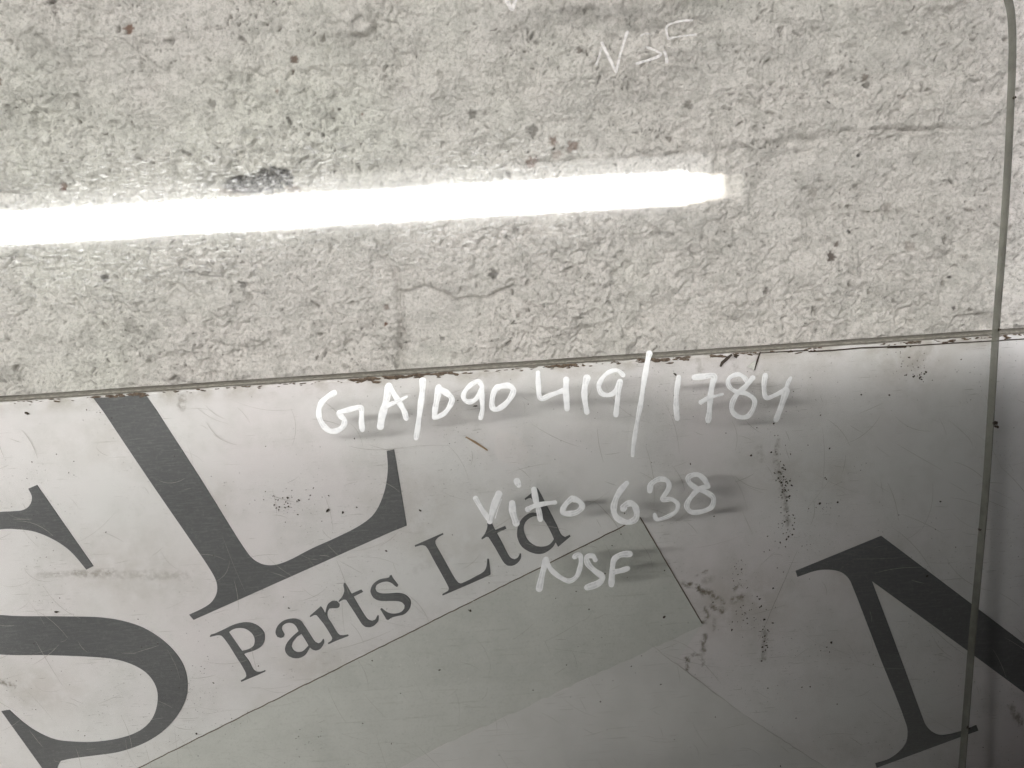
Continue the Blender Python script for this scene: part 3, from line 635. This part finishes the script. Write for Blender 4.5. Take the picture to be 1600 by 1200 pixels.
# ---------------------------------------------------------------- handwriting (paint marker) on the glass
def catmull(P, n=7):
    out = []; m = len(P)
    if m == 2: return [P[0].lerp(P[1], k/8) for k in range(9)]
    for i in range(m-1):
        p0 = P[max(i-1, 0)]; p1 = P[i]; p2 = P[i+1]; p3 = P[min(i+2, m-1)]
        for k in range(n):
            t = k/n; out.append(.5*((2*p1)+(p2-p0)*t+(2*p0-5*p1+4*p2-p3)*t*t+(3*p1-p0-3*p2+p3)*t**3))
    out.append(P[-1]); return out
def character(strokes, seed=0, thin=0.0, name='painted_character', yoff=0.0):
    """strokes: (points in photo pixels, start width px, end width px)"""
    bm = bmesh.new(); lay = bm.verts.layers.float.new('thin'); rr = random.Random(seed)
    for si, (pts, w0, w1) in enumerate(strokes):
        P = catmull([Vector(gd(*p)) for p in pts]); n = len(P); ph = rr.random()*6
        yb = -.00012*(si+1)-yoff
        rows = []
        for i in range(n):
            t = (P[min(i+1, n-1)]-P[max(i-1, 0)]); t = t.normalized() if t.length > 1e-9 else Vector((1, 0)); nn = Vector((-t.y, t.x)); f = i/(n-1)
            w = (w0+(w1-w0)*f)*.000363*1.13*(.93+.09*math.sin(i*.55+ph)+.05*rr.random())*.5
            if f > .9: w *= 1+.12*math.sin((f-.9)/.1*math.pi)
            row = []
            for k, s in enumerate((-1, -.86, -.5, 0, .5, .86, 1)):
                q = P[i]+nn*w*s; hgt = (.0, .00012, .00013, .00012, .00013, .00012, .0)[k]
                v = bm.verts.new((q.x, yb-hgt, q.y)); v[lay] = thin+(.22 if abs(s) == .5 and math.sin(i*.23+ph) > .55 else 0); row.append(v)
            rows.append(row)
        for a, b in zip(rows[:-1], rows[1:]):
            for k in range(6): bm.faces.new((a[k], a[k+1], b[k+1], b[k]))
        for row, cpt, sgn in ((rows[0], P[0], -1), (rows[-1], P[-1], 1)):
            t = (P[1]-P[0]) if sgn < 0 else (P[-1]-P[-2]); t = t.normalized()*sgn; nn = Vector((-t.y, t.x)); w = (Vector((row[0].co.x, row[0].co.z))-cpt).length
            c = bm.verts.new((cpt.x, yb-.00016, cpt.y)); c[lay] = thin; prev = None; ring = []
            for k in range(9):
                a = -math.pi/2+math.pi*k/8; q = cpt+(nn*math.sin(a)+t*math.cos(a))*w*1.02; v = bm.verts.new((q.x, yb, q.y)); v[lay] = thin; ring.append(v)
            for k in range(8): bm.faces.new((ring[k], ring[k+1], c))
    bmesh.ops.recalc_face_normals(bm, faces=bm.faces[:])
    me = bpy.data.meshes.new(name); bm.to_mesh(me); bm.free()
    return link(name, me, M_old if name.startswith('faded') else M_paint, glass, True)
def S(ox, oy, s, *strokes): return [([(ox+a/s, oy+b/s) for a, b in p], w0/s, w1/s) for p, w0, w1 in strokes]
k = 7.2727
chars = [
 S(480, 580, 8, ([(335, 272), (240, 330), (170, 410), (145, 500), (160, 600), (220, 700), (300, 750), (390, 735), (455, 680), (465, 610), (430, 570), (395, 530)], 66, 62), ([(400, 515), (530, 480), (655, 452), (680, 490), (680, 620), (690, 732)], 62, 62)),
 S(480, 580, 8, ([(915, 690), (940, 540), (985, 380), (1022, 190)], 88, 82), ([(1025, 185), (1090, 290), (1180, 440), (1220, 520), (1238, 590)], 66, 62), ([(960, 450), (1050, 410), (1150, 365), (1245, 320)], 66, 30)),
 S(480, 580, 8, ([(1445, 120), (1440, 250), (1415, 450), (1390, 650), (1362, 835)], 76, 58)),
 S(660, 560, 8, ([(205, 365), (185, 500), (160, 630), (150, 738)], 80, 62), ([(205, 380), (300, 430), (370, 505), (340, 600), (270, 690), (165, 742)], 78, 50)),
 S(660, 560, 8, ([(745, 350), (700, 285), (620, 320), (540, 400), (512, 480), (560, 540), (640, 530), (705, 460), (745, 370)], 56, 56), ([(745, 370), (745, 500), (750, 640), (728, 745)], 58, 52)),
 S(660, 560, 8, ([(930, 355), (885, 450), (870, 590), (915, 640), (1000, 600), (1090, 510), (1138, 400), (1080, 340), (980, 348), (930, 368)], 62, 66)),
 S(820, 540, k, ([(150, 310), (155, 450), (178, 600), (300, 560), (440, 510)], 52, 55), ([(470, 390), (468, 500), (480, 718)], 68, 58)),
 S(820, 540, k, ([(705, 370), (680, 480), (680, 600), (705, 755)], 72, 56)),
 S(820, 540, k, ([(1118, 335), (1050, 282), (960, 300), (880, 370), (842, 460), (870, 540), (950, 562), (1030, 520), (1078, 412)], 45, 55), ([(1080, 412), (1060, 560), (1035, 785)], 60, 52)),
 S(820, 540, k, ([(1415, 92), (1390, 200), (1352, 420), (1320, 640), (1280, 850), (1242, 1080), (1225, 1248)], 62, 42)),
 S(1030, 560, k, ([(222, 212), (198, 380), (192, 530), (205, 682)], 52, 58)),
 S(1030, 560, k, ([(400, 215), (500, 206), (620, 200), (602, 300), (582, 430), (570, 600), (556, 708)], 66, 56), ([(475, 497), (560, 450), (650, 425), (722, 406)], 58, 22)),
 S(1030, 560, k, ([(1062, 222), (980, 320), (890, 400), (832, 500), (830, 600), (900, 662), (1000, 660), (1068, 570), (1080, 470), (990, 400), (860, 370), (785, 300), (800, 220), (900, 182), (970, 220), (992, 262)], 56, 44)),
 S(1030, 560, k, ([(1205, 195), (1190, 320), (1215, 445), (1320, 415), (1430, 350), (1462, 280), (1493, 222)], 56, 38), ([(1440, 370), (1400, 500), (1328, 695)], 76, 52)),
 S(730, 730, 8, ([(105, 388), (180, 520), (265, 640), (283, 675)], 58, 66), ([(395, 335), (330, 500), (285, 675)], 92, 60), ([(428, 400), (385, 520), (350, 635)], 12, 10)),
 S(730, 730, 8, ([(562, 450), (572, 570), (612, 698)], 82, 78), ([(620, 172), (645, 225)], 78, 62)),
 S(730, 730, 8, ([(835, 280), (860, 420), (895, 540), (915, 655)], 74, 58), ([(760, 525), (850, 480), (1000, 450), (1098, 440)], 66, 46)),
 S(730, 730, 8, ([(1310, 390), (1225, 470), (1195, 560), (1260, 582), (1370, 562), (1438, 490), (1390, 420), (1315, 392)], 66, 66)),
 S(930, 720, 8, ([(392, 282), (310, 380), (250, 500), (232, 620), (280, 720), (400, 768), (500, 730), (518, 640), (490, 560), (430, 530), (370, 560), (352, 598)], 70, 74)),
 S(930, 720, 8, ([(682, 375), (700, 290), (800, 228), (900, 250), (920, 340), (840, 480), (950, 480), (1032, 540), (1010, 630), (900, 700), (775, 735), (742, 672)], 66, 46)),
 S(930, 720, 8, ([(1410, 320), (1300, 350), (1200, 450), (1142, 560), (1200, 640), (1330, 635), (1450, 580), (1478, 470), (1400, 400), (1280, 350), (1180, 280), (1168, 200), (1280, 172), (1360, 230), (1400, 300)], 60, 60)),
 S(820, 840, 8, ([(180, 638), (215, 470), (265, 275)], 76, 68), ([(268, 275), (330, 400), (450, 500), (560, 540), (650, 480), (695, 350), (700, 240), (660, 210), (622, 240)], 60, 56)),
 S(820, 840, 8, ([(880, 278), (850, 230), (775, 240), (790, 330), (880, 420), (970, 490), (920, 570), (780, 622)], 56, 80)),
 S(820, 840, 8, ([(1308, 204), (1200, 215), (1120, 270), (1095, 380), (1082, 588)], 76, 64), ([(1100, 430), (1200, 412), (1285, 386)], 72, 60)),
]
for i, c in enumerate(chars): character(c, 100+i)
# older, half rubbed-off writing near the top of the pane
u = 4.706
old = [
 S(760, 0, u, ([(850, 318), (900, 420), (952, 528)], 24, 20), ([(845, 352), (828, 420), (806, 478)], 16, 12), ([(955, 525), (985, 400), (1035, 240)], 18, 20)),
 S(760, 0, u, ([(1185, 350), (1285, 398), (1200, 440), (1105, 466)], 18, 18), ([(1132, 268), (1160, 250), (1200, 250)], 9, 9)),
 S(760, 0, u, ([(1512, 150), (1420, 158), (1328, 195), (1335, 285)], 15, 15), ([(1335, 285), (1430, 268), (1540, 255)], 14, 12), ([(1308, 385), (1322, 420), (1325, 455)], 18, 24)),
 S(760, 0, u, ([(95, -120), (140, -10), (185, 66)], 32, 26), ([(192, 66), (240, -60), (280, -150)], 26, 30)),
]
for i, c in enumerate(old): character(c, 300+i, thin=.25, name='faded_character')
for i, c in enumerate([chars[16], chars[17], chars[18], chars[19], chars[20]]):
    character([([(a+25, b-822) for a, b in p], w0*.9, w1*.9) for p, w0, w1 in c], 350+i, thin=.2, name='faded_character')

# ---------------------------------------------------------------- bench, floor, ceiling (out of frame)
bz0 = min(BBASE.z, GBASE.z)
bm = bmesh.new(); box_bm(bm, -1.3, 1.3, -.22, -.0055, -.46, bz0-.001, .002); tag(bm_obj('bench_top', bm, M_bench), kind='structure')
bm = bmesh.new(); box_bm(bm, -3, 3, -4, .2, -1.37, -1.32); tag(bm_obj('floor', bm, M_floor), kind='structure')

# ---------------------------------------------------------------- lamp, placed where the pane mirrors it
def mirror(px, py, Y):
    p = hit(px, py, GP, GN); d = ray(px, py); d = d-2*d.dot(GN)*GN; return p+d*((Y-p.y)/d.y)
LY = -2.45
A = mirror(-70, 362, LY); B = mirror(1158, 289, LY)
ax = (B-A); LL = ax.length; ax.normalize()
lamp = empty('ceiling_lamp', (A+B)/2); tag(lamp, 'long white batten lamp with lit opal diffuser hanging behind the camera', 'lamp')
lamp.rotation_euler = ax.to_track_quat('X', 'Z').to_euler()
def prism(name, prof, x0, x1, mat, parent, smooth=False):
    n = len(prof); V = [(x0, a, b) for a, b in prof]+[(x1, a, b) for a, b in prof]
    F = [(i, (i+1) % n, n+(i+1) % n, n+i) for i in range(n)]+[tuple(range(n-1, -1, -1)), tuple(range(n, 2*n))]
    me = bpy.data.meshes.new(name); me.from_pydata(V, [], F); me.update(); return link(name, me, mat, parent, smooth)
r = .052
prism('diffuser', [(r*math.cos(a), r*math.sin(a)) for a in [math.pi+math.pi*i/12 for i in range(13)]]+[(r, r*.8), (-r, r*.8)], -LL/2, LL/2-.21, M_lamp, lamp)
for i_, q_ in enumerate((.45, .14, .035)):
    rr_ = r*(.97-.1*i_)
    prism('dim_tube_end', [(rr_*math.cos(a), rr_*math.sin(a)) for a in [2*math.pi*i/20 for i in range(20)]], LL/2-.21+.07*i_, LL/2-.14+.07*i_, m_emit('dim_diffuser_end', (1, .95, .86), LAMP*q_), lamp)
prism('lit_side', [(-r-.002, r*.82), (r+.002, r*.82), (r+.002, r*2.1), (-r-.002, r*2.1)], -LL/2, LL/2-.12, M_lampside, lamp)
prism('housing', [(-r*1.05, r*2.12), (r*1.05, r*2.12), (r*.8, r*2.6), (-r*.8, r*2.6)], -LL/2-.01, LL/2+.01, M_housing, lamp)
for s in (-1, 1): prism('end_cap', [(r*1.06*math.cos(a), r*1.06*math.sin(a)) for a in [2*math.pi*i/20 for i in range(20)]], s*(LL/2+.001), s*(LL/2+.012), M_housing, lamp)
for s in (-.6, .6):
    prism('hanging_rod', [(.004*math.cos(i*math.pi/3), .004*math.sin(i*math.pi/3)) for i in range(6)], -.3, .3, M_housing, lamp).matrix_local = Matrix.Translation((s, 0, r*2.1+.3)) @ Matrix.Rotation(R(90), 4, 'Y')

# ---------------------------------------------------------------- the photographer, out of view; pose and girth shaped to cast the lower-right shadow
def skin_body(name, joints, edges, mat, parent, sub=2):
    me = bpy.data.meshes.new(name); me.from_pydata([j[0] for j in joints], edges, []); me.update()
    o = bpy.data.objects.new(name, me); col.objects.link(o); o.parent = parent; me.materials.append(mat)
    o.modifiers.new('skin', 'SKIN'); sv = me.skin_vertices[0].data
    for i, j in enumerate(joints):
        rr = j[1]; sv[i].radius = rr if isinstance(rr, tuple) else (rr, rr)
    sv[0].use_root = True
    m = o.modifiers.new('sub', 'SUBSURF'); m.levels = sub; m.render_levels = sub
    return o
person = empty('person', (.2, -.80, -1.32)); tag(person, 'person in a black jacket and dark jeans standing out of view with bent arms, shaped to cast the shadow', 'person')
def J(x, y, z): return (x-.2, y+.74, z+1.32)
body = [(J(.22, -.76, -.42), (.19, .13)), (J(.19, -.72, -.16), (.21, .13)), (J(.18, -.64, .02), (.33, .125)), (J(.16, -.65, .092), (.24, .10)), (J(.17, -.67, .15), .065),
        (J(-.10, -.64, .108), .10), (J(.47, -.62, .092), .125), (J(-.205, -.61, -.10), .085), (J(.50, -.60, -.09), .09), (J(-.06, -.585, -.02), .045), (J(.33, -.585, -.03), .045)]
be = [(0, 1), (1, 2), (2, 3), (3, 4), (2, 5), (2, 6), (5, 7), (6, 8), (7, 9), (8, 10)]
skin_body('jacket', body, be, M_jacket, person)
skin_body('jeans', [(J(.22, -.77, -.45), (.17, .12)), (J(.12, -.77, -.60), .095), (J(.32, -.77, -.60), .095), (J(.10, -.77, -.9), .07), (J(.34, -.77, -.9), .07), (J(.09, -.79, -1.24), .055), (J(.35, -.79, -1.24), .055)], [(0, 1), (0, 2), (1, 3), (2, 4), (3, 5), (4, 6)], M_jeans, person)
for s in (-1, 1):
    hx0 = .22+.13*s
    skin_body('shoe', [(J(hx0, -.80, -1.27), .045), (J(hx0+.01*s, -.64, -1.28), .04), (J(hx0+.015*s, -.57, -1.285), .03)], [(0, 1), (1, 2)], M_phone, person)
head = skin_body('head', [(J(.17, -.68, .10), .055), (J(.17, -.68, .14), (.072, .085)), (J(.17, -.68, .185), (.075, .09)), (J(.17, -.685, .22), (.055, .07)), (J(.17, -.585, .175), .012)], [(0, 1), (1, 2), (2, 3), (2, 4)], M_skin, person)
skin_body('hair', [(J(.17, -.73, .16), (.075, .07)), (J(.17, -.715, .21), (.078, .085)), (J(.17, -.69, .232), (.06, .07))], [(0, 1), (1, 2)], M_hair, person)
for s, hx in ((-1, .0), (1, .27)):
    hd = skin_body('hand', [(J(hx-s*-.03, -.585, -.03), .026), (J(hx, -.58, -.035), .03), (J(hx-s*.025, -.575, -.035), .026)], [(0, 1), (1, 2)], M_skin, person)
    for kf in range(4):
        q = hx-s*.03; zz = -.035+.017*(kf-1.5)
        skin_body('finger', [(J(q, -.572, zz), .0095), (J(q-s*.03, -.566, zz+.002), .009), (J(q-s*.052-.003*(kf % 2), -.572, zz+.002), .0085), (J(q-s*.066-.003*(kf % 2), -.585, zz), .0075)], [(0, 1), (1, 2), (2, 3)], M_skin, hd, 1)
    skin_body('thumb', [(J(hx, -.585, -.01), .012), (J(hx-s*.02, -.582, .012), .011), (J(hx-s*.042, -.578, .02), .009)], [(0, 1), (1, 2)], M_skin, hd, 1)
